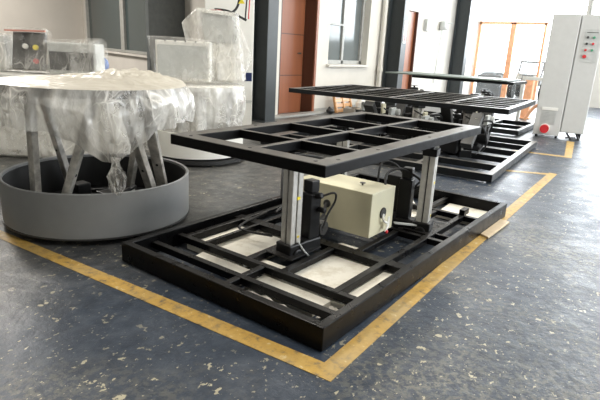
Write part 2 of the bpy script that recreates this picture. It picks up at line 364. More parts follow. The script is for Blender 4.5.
# threshold kerb of grey concrete along the wall foot is part of the floor: trim
struct(MB().box((8.3, YB - .12, .02), (3.4, .24, .04)).build('trim_1', MT['frame_w']))

# steel columns: H section, flange plates with the web between
def column(x, label, notice=False):
    t = thing('steel_column', label, 'column', (x, 5.78, 0), 0, 'painted columns along the wall')
    MB().box((.16, .012, 2.62), (.32, .024, 5.24)).box((.16, .49, 2.62), (.32, .024, 5.24)).box((.16, .25, 2.62), (.02, .48, 5.24)).build('shaft', MT['column'], t, bevel=.008)
    MB().box((.16, .25, .01), (.40, .56, .02)).build('base_plate', MT['column'], t)
    return t
column(6.22, 'dark grey-green steel column left of the red-brown door')
c2 = column(12.1, 'grey steel column between the window and the far brown door')
column(17.25, 'grey steel column at the far end next to the orange frames')
n = MB().box((0, 0, 0), (.16, .006, .62)).build('wall_notice', MT['white'], loc=(12.26, 5.774, 2.15)); tag(n, 'small white notice with red print taped on the middle column', 'notice')
MB().box((0, -.005, -.17), (.12, .004, .16)).build('red_print', MT['red'], n)
MB().box((0, -.005, .12), (.05, .004, .22)).build('red_print', MT['red'], n)

# wall fittings
t = thing('meter_box', 'small pale grey meter box on the wall right of the far brown door', 'meter box', (14.85, YB, 2.5))
MB().box((0, -.06, 0), (.34, .12, .36)).build('housing', MT['grey_lt'], t, bevel=.01); MB().box((0, -.125, .03), (.2, .012, .16)).build('cover_window', MT['frame_w'], t)
t = thing('wall_lamp', 'small grey lamp on a bracket high on the wall before the end column', 'lamp', (16.0, YB, 2.6))
MB().bar((0, 0, .05), (.35, -.3, .05), .04, .04).build('bracket', MT['grey_lt'], t); MB().cyl((0, -.14, -.18), (0, -.10, .1), .15, .1).build('lamp_shade', MT['grey_lt'], t); MB().tube([(0, -.1, -.15), (.05, -.05, -.8), (-.05, -.03, -2.0)], .015).build('cable', MT['grey_lt'], t)
tag(MB().cyl((11.75, YB - .12, 0), (11.75, YB - .12, 5.2), .06).cyl((11.75, YB - .12, 1.02), (11.75, YB - .12, 1.12), .09).build('drain_pipe', MT['wall'], smooth=True), 'white vertical pipe on the wall left of the middle column', 'pipe')

# end wall doors: orange frames with clear panes
def orange_frame(n, y0, y1):
    f = MB()
    for a, b_, c, d in ((y0, y0 + .09, 0, 2.95), (y1 - .11, y1, 0, 2.95), (y0, y1, 2.87, 2.97)): f.box((XE - .12, (a + b_) / 2, (c + d) / 2), (.10, b_ - a, d - c))
    o = struct(f.build('door_%d' % n, MT['orange'], bevel=.008)); MB().box((XE - .10, (y0 + y1) / 2, 1.45), (.02, y1 - y0 - .3, 2.8)).build('pane', MT['glass'], o); return o
orange_frame(3, 4.93, 6.28); orange_frame(4, 3.70, 4.93)
w3 = struct(MB().box((XE, 1.05 - .3, 4.86), (.08, 3.0, .08)).box((XE, .7, 2.04), (.08, 3.6, .08)).build('window_3', MT['frame_w'])); MB().box((XE, .65, 3.45), (.02, 3.5, 2.8)).build('pane', MT['glass'], w3)

# yellow floor lines
def line(pts, z=.002):
    return MB().poly(pts, 0.0, z).build
tp = struct(MB().poly([(-.48, 3.4), (-.28, -.05), (-.07, -.07), (-.37, 3.4)][0:0] or [(-.42, 3.4), (-.17, -.17), (-.06, -.07), (-.33, 3.4)], 0, .003).build('trim_2', MT['tape']))
struct(MB().poly([(-.17, -.17), (5.92, .06), (5.92, .17), (-.06, -.06)], 0, .0032).build('trim_3', MT['tape']))
struct(MB().poly([(5.55, .10), (5.92, .10), (5.50, .62), (5.20, .62)][0:0] or [(5.80, .06), (5.92, .06), (5.45, .95), (5.38, .92)], 0, .0028).build('trim_4', MT['tape']))
struct(MB().poly([(7.40, .20), (7.52, .17), (7.95, 1.0), (7.85, 1.03)][0:0] or [(7.52, .16), (7.66, .18), (7.48, 1.1), (7.38, 1.1)], 0, .0026).build('trim_5', MT['tape']))
struct(MB().poly([(7.52, .16), (7.56, .28), (9.6, .62), (9.6, .48)], 0, .0024).build('trim_6', MT['tape']))

# ================================================================ MOTION PLATFORM (front)
def actuator(parent, loc, H, tilt=(0, 0), rz=0, motor_dx=.16, s=1.0, bright='alu'):
    """aluminium electric cylinder with black cap, foot, belt housing and servo motor beside it"""
    a = MB()
    z0 = .10; z1 = H - .10; r = .052 * s
    for k in range(4):                                    # fluted square extrusion
        cx = (1 if k in (0, 1) else -1) * r * .55; cy = (1 if k in (0, 3) else -1) * r * .55
        a.box((cx, cy, (z0 + z1) / 2), (r * .86, r * .86, z1 - z0))
    a.box((0, 0, (z0 + z1) / 2), (r * 1.5, r * 1.5, z1 - z0))
    o = a.build('actuator', MT[bright], parent, bevel=.004, loc=loc, rz=rz); o.rotation_euler = (tilt[0], tilt[1], rz)
    MB().box((0, 0, z1 + .025), (r * 2.3, r * 2.3, .06)).cyl((0, 0, z1 + .04), (0, 0, H), .022).box((0, 0, H - .006), (.12, .12, .012)).build('actuator_cap', MT['motor'], o, bevel=.006)
    MB().box((0, 0, .055), (.15 * s, .15 * s, .11)).cyl((0, -.09, .03), (0, .09, .03), .045).build('actuator_foot', MT['motor'], o, bevel=.01, smooth=False)
    MB().box((motor_dx * .55, 0, .06), (motor_dx + .12, .13, .10)).build('belt_housing', MT['motor'], o, bevel=.012)
    m_ = MB().box((motor_dx, 0, .10 + .18 * s), (.11 * s, .11 * s, .34 * s)); m_.box((motor_dx, 0, .10 + .40 * s), (.085 * s, .085 * s, .09)); m_.cyl((motor_dx, -.05, .43 * s), (motor_dx, -.11, .45 * s), .022).cyl((motor_dx + .03, -.05, .33 * s), (motor_dx + .03, -.12, .33 * s), .02)
    m_.build('servo_motor', MT['motor'], o, bevel=.008)
    k4 = round((-math.pi / 2 - rz) / (math.pi / 2)); la_ = k4 * math.pi / 2; Ml = Matrix.Rotation(la_ + math.pi / 2, 4, 'Z')   # the face turned to the aisle
    for lx, lz, lw, lh in ((r * .2, z0 + (z1 - z0) * .60, .03, .022), (r * .45, z0 + (z1 - z0) * .10, .02, .016)):
        MB().box((0, 0, 0), (lw, .003, lh), mat=Matrix.Translation(Ml @ Vector((lx, -r * 1.0, lz))) @ Ml).build('warning_label', MT['label_y'], o)
    gv = MB()
    for kk in range(4):
        Mk = Matrix.Rotation(kk * math.pi / 2, 4, 'Z'); gv.box((0, 0, 0), (r * .16, .004, z1 - z0 - .01), mat=Matrix.Translation(Mk @ Vector((0, -r * .76, (z0 + z1) / 2))) @ Mk)
    gv.build('groove', MT['steel_dk'], o)
    MB().tube([(motor_dx, -.10, .44 * s), (motor_dx + .07, -.16, .47 * s), (motor_dx + .11, -.14, .40 * s), (motor_dx + .06, -.12, .30 * s), (motor_dx + .02, -.12, .2)], .008).build('cable', MT['rubber'], o, smooth=True)
    MB().tube([(.02, -.06, .12), (.05, -.10, .05), (.10, -.13, .0), (.13, -.16, .02)], .007).build('sensor_wire', MT['grey_lt'], o, smooth=True)
    return o

mp = thing('motion_platform', 'nearest black platform frame standing on three electric cylinders inside the yellow lines', 'motion platform', (0, 0, 0))
L, W, HB = 3.214, 1.727, .145
bf = MB().ring(L, W, .055, 0.004, HB).build('base_frame', MT['black_clean'], mp, bevel=.006)
def cross(x0, y0, x1, y1, wd, z0, z1, parent, mat, name='cross_bar'):
    MB().bar((x0, y0, (z0 + z1) / 2), (x1, y1, (z0 + z1) / 2), wd, z1 - z0).build(name, mat, parent, bevel=.004)
zb0, zb1 = .052, .100
K = MT['black_clean']
for X, wd in ((.245, .05), (.480, .05), (1.12, .10), (1.805, .05), (2.62, .05)):
    cross(X, .055, X, W - .055, wd, zb0, zb1 + .001, bf, K)
cross(1.95, .055, 1.95, .47, .025, zb0, zb1, bf, K)
cross(.055, .808, .47, .808, .045, zb0, zb1 - .001, bf, K)
cross(.46, .235, 2.66, .235, .05, zb0 + .002, zb1 + .004, bf, K)
cross(.48, .665, 1.1, .665, .05, zb0 - .002, zb1 - .003, bf, K); cross(.48, .978, 1.1, .978, .05, zb0 - .002, zb1 - .003, bf, K)
cross(.46, 1.395, 2.66, 1.395, .03, zb0 + .002, zb1 + .004, bf, K)
cross(.48, 1.60, 3.16, 1.60, .05, zb0 + .001, zb1 + .002, bf, K)
cross(1.16, .49, 2.62, .49, .05, zb0 - .001, zb1 - .004, bf, K); cross(1.16, 1.12, 2.62, 1.12, .05, zb0 - .001, zb1 - .004, bf, K)
for x_, y_ in ((.80, .845), (2.0, .35), (2.15, 1.30)): MB().box((x_ + .05, y_, .094), (.36, .24, .012)).build('mounting_plate', K, bf, bevel=.003)
cross(2.62, .60, 3.18, .60, .05, zb0, zb1 - .006, bf, K); cross(2.62, 1.1, 3.18, 1.1, .05, zb0, zb1 - .006, bf, K)
MB().bar((2.60, .235, .128), (2.72, .235, .128), .05, .05).build('tube_end', MT['black_clean'], bf); MB().box((2.7215, .235, .128), (.004, .036, .036)).build('tube_opening', MT['grey_lt'], bf)
# top frame
TZ0, TZ1 = .835, .905; X0, Y0, L2, W2 = .298, .25, 2.56, 1.29
tf = MB().ring(L2, W2, .128, TZ0, TZ1, X0, Y0).build('top_frame', MT['black'], mp, bevel=.006)
for X in (.87, 1.49, 2.11): cross(X, Y0 + .1, X, Y0 + W2 - .1, .042, TZ0 + .004, TZ1 - .003, tf, MT['black'])
cross(X0 + .1, .855, X0 + L2 - .1, .855, .05, TZ0 + .003, TZ1 - .001, tf, MT['black'])
for X, Y in ((.36, .36), (.50, .30), (.98, .305), (1.8, .305), (2.5, .31), (.36, 1.4), (.36, .86), (1.1, 1.48), (2.7, .5)): MB().cyl((X, Y, TZ1 - .002), (X, Y, TZ1 + .002), .012, seg=10).build('bolt_hole', MT['rubber'], tf)
actuator(mp, (.80, .845, .06), .775, rz=R(-8), motor_dx=.19)
actuator(mp, (1.985, .35, .06), .775, tilt=(0, 0), rz=R(100), motor_dx=.17)
actuator(mp, (2.15, 1.30, .06), .775, rz=R(200), motor_dx=.15)
# extra dark link arms and second motors next to the cylinders
for n_, (x, y) in enumerate(((2.04, .64),)):
    o = MB().box((x, y, .30), (.17, .14, .42)).box((x, y + .02, .14), (.30, .22, .12)).cyl((x - .03, y - .06, .40), (x - .03, y - .14, .40), .03).cyl((x + .04, y - .06, .30), (x + .04, y - .13, .30), .025).build('drive_housing', MT['motor'], mp, bevel=.012)
    MB().tube([(x - .03, y - .14, .40), (x + .03, y - .22, .46), (x + .10, y - .20, .50), (x + .08, y - .12, .40), (x + .05, y - .10, .30)], .009).build('cable', MT['rubber'], o, smooth=True)
MB().cyl((1.24, .84, .26), (1.10, .84, .24), .014).cyl((1.10, .80, .22), (1.10, .76, .22), .055).cyl((1.10, .80, .22), (1.10, .755, .22), .03).cyl((1.10, .84, .24), (1.10, .76, .22), .02).build('crank_arm', MT['steel_dk'], mp, smooth=True)
MB().bar((1.75, .50, .17), (2.02, .30, .12), .03, .012).bar((1.78, .60, .30), (1.70, .64, .33), .04, .04).build('link_plate', MT['grey_lt'], mp)
MB().tube([(1.65, .55, .42), (1.76, .62, .55), (1.86, .56, .60), (1.95, .46, .55), (1.98, .40, .50)], .010).tube([(1.7, .65, .30), (1.8, .7, .62), (1.95, .62, .60), (2.05, .5, .40)], .009).tube([(1.0, 1.1, .4), (1.2, 1.25, .62), (1.5, 1.38, .63), (1.9, 1.38, .55), (2.1, 1.3, .45)], .012).tube([(1.3, 1.4, .15), (1.7, 1.55, .12), (2.2, 1.45, .12), (2.6, 1.5, .12)], .012).tube([(.9, 1.1, .12), (.9, 1.45, .10), (1.3, 1.5, .13)], .010).build('cable_loop', MT['rubber'], mp, smooth=True)
# cream control box between the cylinders
cb = MB().box((0, 0, .18), (.38, .70, .355)).build('control_box', MT['cream'], mp, bevel=.006, loc=(1.54, .86, .13))
MB().cyl((.0, -.345, .17), (.0, -.36, .17), .045).build('cable_gland', MT['steel_dk'], cb)
MB().cyl((-.185, .05, .20), (-.20, .05, .20), .032).build('cable_gland', MT['steel_dk'], cb)
MB().tube([(-.0, -.36, .16), (-.03, -.38, .12), (.03, -.39, .08), (-.02, -.40, .03)], .010).box((.05, -.385, .09), (.03, .006, .09)).build('white_cable', MT['white'], cb, smooth=True)
MB().sph((-.01, -.405, .03), .015).build('red_tip', MT['red'], cb)
MB().cyl((0, -.15, .357), (0, -.15, .375), .008).cyl((0, -.15, .375), (0, -.15, .379), .024).build('lid_screw', MT['steel_dk'], cb)
MB().tube([(-.20, .05, .20), (-.25, .03, .18), (-.31, .0, .14), (-.40, -.02, .12)], .014).build('hose', MT['rubber'], cb, smooth=True)

# white protection boards lying on the floor inside the base
def board(pts, label, z0=.004, z1=.040, group='white boards on the floor under the front frame'):
    tag(MB().poly(pts, z0, z1).build('protection_board', MT['board'], bevel=.001), label, 'board', group)
board([(.46, .08), (1.12, .08), (1.12, .66), (.46, .67)], 'scuffed white board under the near right bay of the front frame')
board([(.46, 1.00), (1.12, 1.00), (1.14, 1.40), (.47, 1.40)], 'stained white board under the left bay, left of the near cylinder')
board([(.47, 1.41), (1.06, 1.41), (1.06, 1.58), (.47, 1.58)], 'narrow white board strip along the far left edge of the front frame')
board([(.275, .84), (.455, .84), (.45, 1.38), (.33, 1.36)], 'white board strip in the slot beside the left bay')
board([(.262, .25), (.455, .25), (.455, .79), (.262, .79)], 'bright white board strip in the narrow slot of the near corner')
board([(.50, .68), (.66, .68), (.66, .96), (.50, .96)], 'small white board piece just in front of the near cylinder')
board([(1.17, .54), (1.34, .54), (1.34, .74), (1.17, .80)], 'white board scrap between the near cylinder and the cream box')
board([(2.35, .62), (2.58, .62), (3.12, 1.0), (3.12, 1.2), (2.4, .82)], 'pale board lying under the far right bay of the front frame')
board([(2.66, .08), (3.14, .08), (3.14, .55), (2.68, .52)], 'pale board in the last bay at the right end of the front frame')
def crumple(name, x0, y0, x1, y1, nx, ny, amp, seed, label, cat, mat, z=.03, rz=0, grp=None):
    b = MB(); g = []
    for i in range(nx + 1):
        row = []
        for j in range(ny + 1):
            u, v = i / nx, j / ny; e = .06 * mnoise.noise(Vector((u * 3, v * 3, seed)))
            row.append(b.bm.verts.new(((u - .5) * (x1 - x0) + e * (x1 - x0), (v - .5) * (y1 - y0) + e * .5 * (y1 - y0), amp * (abs(mnoise.noise(Vector((u * 5, v * 5, seed)))) + .5 * abs(mnoise.noise(Vector((u * 13, v * 13, seed))))))))
        g.append(row)
    for i in range(nx):
        for j in range(ny): b.bm.faces.new((g[i][j], g[i + 1][j], g[i + 1][j + 1], g[i][j + 1]))
    o = b.build(name, mat, loc=((x0 + x1) / 2, (y0 + y1) / 2, z), rz=rz); sm = o.modifiers.new('thick', 'SOLIDIFY'); sm.thickness = .002
    return tag(o, label, cat, grp)
crumple('crumpled_paper', .27, .07, .42, .23, 12, 12, .05, 3, 'crumpled white paper at the near corner inside the front frame', 'paper', MT['paper'], .008)
crumple('paper_strip', .12, .12, .21, .74, 4, 18, .03, 9, 'long folded strip of white paper along the near edge inside the frame', 'paper', MT['paper'], .03, rz=R(-3))
tag(MB().poly([(2.42, -.085), (3.02, -.095), (3.05, -.003), (2.46, -.003)], 0.004, .022).build('wooden_plank', MT['ply'], bevel=.002), 'pale wooden plank sticking out under the right end of the front frame', 'plank')
# crooked extension of the near frame
# ================================================================ SECOND PLATFORM
def far_platform(loc, rz, label, Lb, Wb, hb, tx, ty, Lt, Wt, tz, mat, nx, ny, acts, bw=.08, th=.07):
    t = thing('motion_platform', label, 'motion platform', loc, rz)
    bf = MB().ring(Lb, Wb, .09, .02, hb).build('base_frame', mat, t, bevel=.006)
    for i in range(1, 5): cross(Lb * i / 5, .09, Lb * i / 5, Wb - .09, .06, .03, hb - .004, bf, mat)
    for j in (.28, .62): cross(.09, Wb * j, Lb - .09, Wb * j, .06, .03, hb - .002, bf, mat)
    tf = MB().ring(Lt, Wt, bw, tz - th, tz, tx, ty).build('top_frame', mat, t, bevel=.005)
    for i in range(1, nx): cross(tx + Lt * i / nx, ty + .06, tx + Lt * i / nx, ty + Wt - .06, .045, tz - th + .006, tz - .004, tf, mat)
    for j in range(1, ny): cross(tx + .06, ty + Wt * j / ny, tx + Lt - .06, ty + Wt * j / ny, .05, tz - th + .004, tz - .001, tf, mat)
    for (x, y, ti, rr) in acts:
        a_ = actuator(t, (x, y, hb - .05), tz - th - hb + .05, rz=rr, s=1.25, bright='steel', motor_dx=.2)
        MB().box((x - .1, y + .18, .34), (.30, .26, .40)).bar((x - .2, y - .1, .25), (x + .35, y + .1, .60), .12, .12).cyl((x + .1, y - .12, .5), (x + .1, y - .25, .5), .07).cyl((x + .3, y - .1, .35), (x + .3, y - .26, .35), .10).build('drive_housing', MT['motor'], t, bevel=.015)
        MB().box((0, 0, 0), (.28, .24, .42), mat=Matrix.Translation((x + .42, y - .02, .37)) @ Matrix.Rotation(R(24), 4, 'Y')).cyl((x + .42, y - .10, .40), (x + .42, y - .24, .40), .12).build('drive_motor', MT['motor'], t, bevel=.015)
        MB().box((x - .12, y - .16, .60), (.14, .03, .16)).build('terminal_plate', MT['cream'], t)
        MB().tube([(x, y - .1, .6), (x + .2, y - .3, .62), (x + .35, y - .25, .4), (x + .2, y - .2, .2), (x - .1, y - .2, .15)], .014).tube([(x - .2, y, .7), (x - .1, y - .25, .55), (x + .05, y - .3, .3), (x + .3, y - .2, .14)], .012).build('cable_loop', MT['rubber'], t, smooth=True)
    return t
far_platform((4.52, .55, 0), R(5), 'second dusty black platform frame, right behind the nearest one', 3.62, 3.6, .12, .52, .02, 2.22, 3.42, .90, MT['black_dusty'], 6, 4,
    [(1.25, .70, 0, R(30)), (2.35, 1.0, 0, R(160)), (1.3, 1.5, 0, R(60)), (1.9, 2.45, 0, R(200))])
p2 = [o for o in C.objects if o.name.startswith('motion_platform')][-1]
for (x, y, a, k) in ((1.35, 1.85, 35, 'steel_dk'), (1.05, 2.15, -40, 'steel_dk'), (.95, .55, 50, 'steel_dk'), (1.75, 1.15, -35, 'steel_dk'), (2.0, .62, 40, 'motor')):
    MB().box((0, 0, 0), (.10, .16, .62), mat=Matrix.Translation((x, y, .52)) @ Matrix.Rotation(R(a), 4, 'Y')).build('link_arm', MT[k], p2, bevel=.008)
for (x, y, z) in ((.85, 1.75, .66), (1.15, 2.35, .68), (1.6, .5, .62), (.8, 1.2, .60)):
    MB().box((x, y, z), (.20, .05, .14)).cyl((x + .1, y, z), (x + .1, y - .08, z), .05).build('cable_box', MT['grey_lt'], p2, bevel=.008)
# ================================================================ THIRD PLATFORM (green deck)
t3 = thing('motion_platform', 'farthest platform with a solid green deck, behind the second frame', 'motion platform', (9.3, 1.5, 0), R(3))
bf = MB().ring(2.0, 3.3, .09, .02, .12).build('base_frame', MT['black_dusty'], t3, bevel=.006)
for y in (.8, 1.6, 2.4): cross(.09, y, 1.91, y, .07, .03, .115, bf, MT['black_dusty'])
cross(1.0, .09, 1.0, 3.2, .07, .03, .11, bf, MT['black_dusty'])
MB().box((1.10, 1.9, 1.085), (1.45, 2.85, .03)).build('deck_plate', MT['deck'], t3, bevel=.006)
MB().ring(1.4, 2.3, .07, 1.01, 1.07, .45, .35).build('deck_skirt', MT['black_dusty'], t3, bevel=.004)
for (x, y, rr) in ((.5, .85, 0), (1.5, 1.2, 2), (.55, 2.6, 1)):
    actuator(t3, (x, y, .08), .75, rz=rr, s=1.2, bright='steel', motor_dx=.2)
    MB().box((x + .05, y + .2, .45), (.25, .22, .5)).bar((x - .2, y, .3), (x + .3, y - .1, .7), .1, .1).build('drive_housing', MT['motor'], t3, bevel=.015)
# ================================================================ ELECTRICAL CABINET (right)
ec = thing('electrical_cabinet', 'tall pale grey electrical cabinet on castors with buttons and a red socket', 'cabinet', (9.72, .80, 0), R(10))
bd = MB().box((.35, .26, 1.25), (.70, .50, 2.38)).box((.38, -.21, 1.29), (.62, .44, 2.30)).build('body', MT['offwhite'], ec, bevel=.012)
dr = MB().box((.055, -.215, 1.29), (.03, .41, 2.28)).build('door', MT['offwhite'], ec, bevel=.006)
MB().box((-.012, .26, .60), (.02, .30, .06)).build('name_plate', MT['white'], ec)
v = MB()
for k in range(9): v.bar((-.006, .13, .30 + k * .028), (-.006, .40, .30 + k * .028), .01, .012)
v.build('vent_grille', MT['grey_lt'], ec)
so = MB().cyl((0, .30, .20), (-.09, .30, .19), .085).build('power_socket', MT['red'], ec, smooth=True); MB().cyl((0, .30, .20), (-.03, .30, .20), .10).build('socket_flange', MT['white'], so)
pn = MB().box((.036, -.24, 1.86), (.01, .28, .62)).build('button_panel', MT['grey_lt'], dr)
for r_ in range(4):
    for c_ in range(2):
        big = r_ == 3
        if big and c_: continue
        rr = .034 if big else .022
        MB().cyl((.034, -.17 - c_ * .11, 2.02 - r_ * .12), (.0, -.17 - c_ * .11, 2.02 - r_ * .12), rr, seg=14).build('push_button', MT['red'] if (big or (r_ + c_) % 3 == 2) else (MT['green'] if c_ else MT['steel_dk']), pn)
MB().box((.030, -.24, 2.11), (.004, .20, .012)).build('panel_strip', MT['steel_dk'], pn)
for x, y in ((.08, .44), (.08, .06), (.62, .44), (.62, -.36), (.14, -.36)):
    h_ = .06 if y > 0 else .14
    MB().cyl((x, y - .02, .045), (x, y + .02, .045), .042).box((x, y, .075 + h_ / 3), (.05, .06, h_)).build('castor', MT['rubber'], ec)
MB().bar((-.0, -.12, .05), (.12, -.30, .05), .03, .03).bar((-.05, -.20, .02), (.1, -.36, .02), .04, .03).bar((0, -.12, .15), (-.04, -.22, .03), .03, .03).bar((.1, -.3, .15), (.06, -.36, .03), .03, .03).build('foot_bracket', MT['rubber'], ec)

# white rail frame by the cabinet
t = thing('rail_stand', 'white pipe rail stand left of the tall grey cabinet', 'stand', (11.7, 1.95, 0))
MB().bar((0, .25, 1.12), (0, -.25, 1.12), .08, .08).build('top_rail', MT['white'], t); MB().bar((0, -.24, 0), (0, -.24, 1.1), .07, .07).build('leg', MT['white'], t); MB().bar((0, .22, 0), (0, .22, 1.1), .07, .07).build('leg', MT['white'], t)
# orange post loose
tag(MB().box((0, 0, .55), (.2, .2, 1.1)).box((0, 0, .02), (.3, .3, .04)).build('bollard', MT['orange'], loc=(13.2, 2.37, 0), bevel=.01), 'orange steel bollard standing between the green deck and the cabinet', 'bollard')
o = tag(MB().tube([(0, .3, .1), (.05, .15, .4), (0, -.05, .5), (.05, -.2, .25), (0, -.28, .06)], .04).build('orange_hose', MT['orange'], loc=(11.9, 1.75, 0), smooth=True), 'short orange hose arching on the floor left of the cabinet', 'hose')

# vehicle outside the end doors
def utility_vehicle(loc, label):
    t = thing('utility_vehicle', label, 'vehicle', loc)
    MB().box((.9, 0, .75), (1.8, 1.0, .35)).box((.1, 0, .9), (.3, .9, .25)).build('body', MT['veh'], t, bevel=.05)
    r_ = MB()
    for y in (-.45, .45): r_.tube([(.2, y, .9), (.45, y, 1.45), (.6, y, 1.5)], .035)
    r_.bar((.5, -.5, 1.5), (.5, .5, 1.5), .08, .08); r_.build('roll_bar', MT['veh'], t)
    for y in (-.33, .33): MB().cyl((.0, y, .92), (-.06, y, .92), .13).build('headlight', MT['grey_lt'], t)
    for x in (.2, 1.5):
        for y in (-.62, .62): MB().cyl((x, y - .1, .33), (x, y + .1, .33), .33).build('wheel', MT['rubber'], t, smooth=True)
    MB().box((-.06, 0, .72), (.04, .5, .08)).build('bumper', MT['red'], t)
utility_vehicle((20.9, 4.35, .0), 'small grey utility vehicle outside the right orange-framed door')
t = thing('stacked_goods', 'low dark heap of covered goods outside the left orange-framed door', 'goods', (20.9, 5.9, 0))
MB().box((.4, 0, .45), (.9, 1.0, .9)).build('crate', MT['veh'], t, bevel=.04); MB().sph((.4, .1, .9), .4, (1, 1, .35)).sph((.4, -.3, .9), .25, (1, 1, .5)).build('tarpaulin', MT['veh'], t, smooth=True)

# ================================================================ LEAN-TO PILE by the wall (centre back)
t = thing('wooden_pallet', 'orange-tan slatted wooden pallet leaning on the wall under the window', 'pallet', (9.55, 6.02, 0), 0)
M0 = Matrix.Rotation(R(-15), 4, 'X')
for k in range(3): MB().box((0, 0, 0), (.05, .07, .62), mat=Matrix.Translation((-.36 + k * .36, .0, .31)) @ M0).build('stringer', MT['pallet'], t)
for k in range(5): MB().box((0, 0, 0), (.80, .02, .09), mat=Matrix.Translation((0, -.04 + (.12 - k * .12) * -.26 + .0, .06 + k * .125)) @ M0).build('slat', MT['pallet'], t)
t = thing('cardboard_box', 'open brown-grey cardboard box in front of the slatted pallet', 'box', (9.45, 5.62, 0), .1)
MB().ring(.5, .3, .012, 0, .15, -.25, -.15).box((0, 0, .008), (.48, .28, .016)).build('carton', simple('grey_brown_card', (.25, .22, .18), .8), t); MB().box((.0, -.205, .155), (.46, .11, .006)).build('flap', simple('brown_card', (.28, .24, .18), .8), t)
t = thing('plastic_jug', 'white plastic jug right of the slatted pallet', 'jug', (10.05, 5.75, 0))
MB().lathe([(.01, 0), (.13, 0), (.14, .05), (.14, .24), (.06, .33), (.04, .36), (.04, .40), (.01, .40)], seg=24, closed=True).build('bottle', MT['white'], t, smooth=True); MB().cyl((0, 0, .39), (0, 0, .43), .045).build('cap', MT['red'], t)
t = thing('rubbish_bag', 'small black bag on the floor left of the pallet', 'bag', (8.9, 5.95, 0))
MB().sph((0, 0, .07), .10, (1, 1, .7), 16).sph((0, .02, .15), .03).build('sack', MT['rubber'], t, smooth=True)
t = thing('plastic_bag', 'translucent white bag heaped on the floor right of the white jug', 'bag', (10.75, 5.72, 0))
MB().sph((0, 0, .18), .26, (1.3, 1, .75), 18).build('sack', MT['film_dense'], t, smooth=True)

# ================================================================ ROUND UNIT (left): grey drum, slanted legs, disc, sheet
dc = (.47, 2.71)
dm = thing('round_motion_base', 'grey round tub base with slanted metal legs carrying a round top', 'motion base', (*dc, 0))
tub = MB().lathe([(.758, .055), (.758, .405), (.750, .412), (.735, .405), (.735, .07), (.55, .06), (.01, .06), (.01, .052), (.70, .052)], seg=96).build('tub', MT['drum'], dm, smooth=True)
MB().lathe([(.734, .075), (.734, .385), (.728, .385), (.728, .078), (.01, .070), (.01, .066)], seg=96).build('tub_liner', MT['rubber'], tub, smooth=True)
MB().lathe([(.765, .05), (.765, .062), (.74, .062), (.74, .05)], seg=96).build('bottom_flange', MT['steel_dk'], tub)
for k in range(6):
    a = R(20 + 60 * k); MB().cyl((.66 * math.cos(a) - .015, .66 * math.sin(a), .026), (.66 * math.cos(a) + .015, .66 * math.sin(a), .026), .026).build('castor', MT['rubber'], dm)
MB().cyl((0, 0, 1.095), (0, 0, 1.15), .738, seg=96).build('round_top', MT['black_clean'], dm, smooth=True)
def leg(a0, r0, a1, r1, wd=.085):
    p0 = (r0 * math.cos(R(a0)), r0 * math.sin(R(a0)), .08); p1 = (r1 * math.cos(R(a1)), r1 * math.sin(R(a1)), 1.105)
    o = MB().bar(p0, p1, wd, wd * .6).build('leg', MT['steel'], dm, bevel=.006)
    P0 = Vector(p0); P1 = Vector(p1); d = (P1 - P0).normalized(); sd = d.cross(Vector((0, 0, 1))).normalized(); u = sd.cross(d); off = u * (wd * .30 + .006)
    MB().bar(P0 + off * 1.0, P1 + off * 1.0, wd * .34, .014, up=tuple(u)).build('leg_rib', MT['steel'], o, bevel=.003)
    q = P0.lerp(P1, .42) - u * (wd * .3 + .001) ; MB().cyl(q - u * .003, q + u * .003, .012, seg=10).build('bolt', MT['rubber'], o)
    return o
LEGS = [(-176, .58, -169, .60), (-156, .58, -121, .60), (-68, .58, -104, .60), (-38, .56, -84, .58), (83, .58, 107, .60), (30, .55, 10, .6)]
for a in LEGS: leg(*a)
# junk in the tub
jt = MB().box((.1, -.1, .16), (.30, .18, .16)).box((-.15, .05, .20), (.12, .12, .24)).cyl((.25, .1, .09), (.25, .1, .34), .07).tube([(-.3, -.1, .12), (-.1, -.25, .2), (.15, -.25, .28), (.3, 0, .2), (.1, .3, .15)], .02).build('drive_motor', MT['motor'], dm, bevel=.008)
MB().box((.12, -.22, .23), (.07, .02, .03)).build('warning_label', MT['label_y'], jt); MB().tube([(-.1, -.3, .28), (.05, -.32, .2), (.2, -.2, .25)], .012).build('cable', MT['grey_lt'], jt)

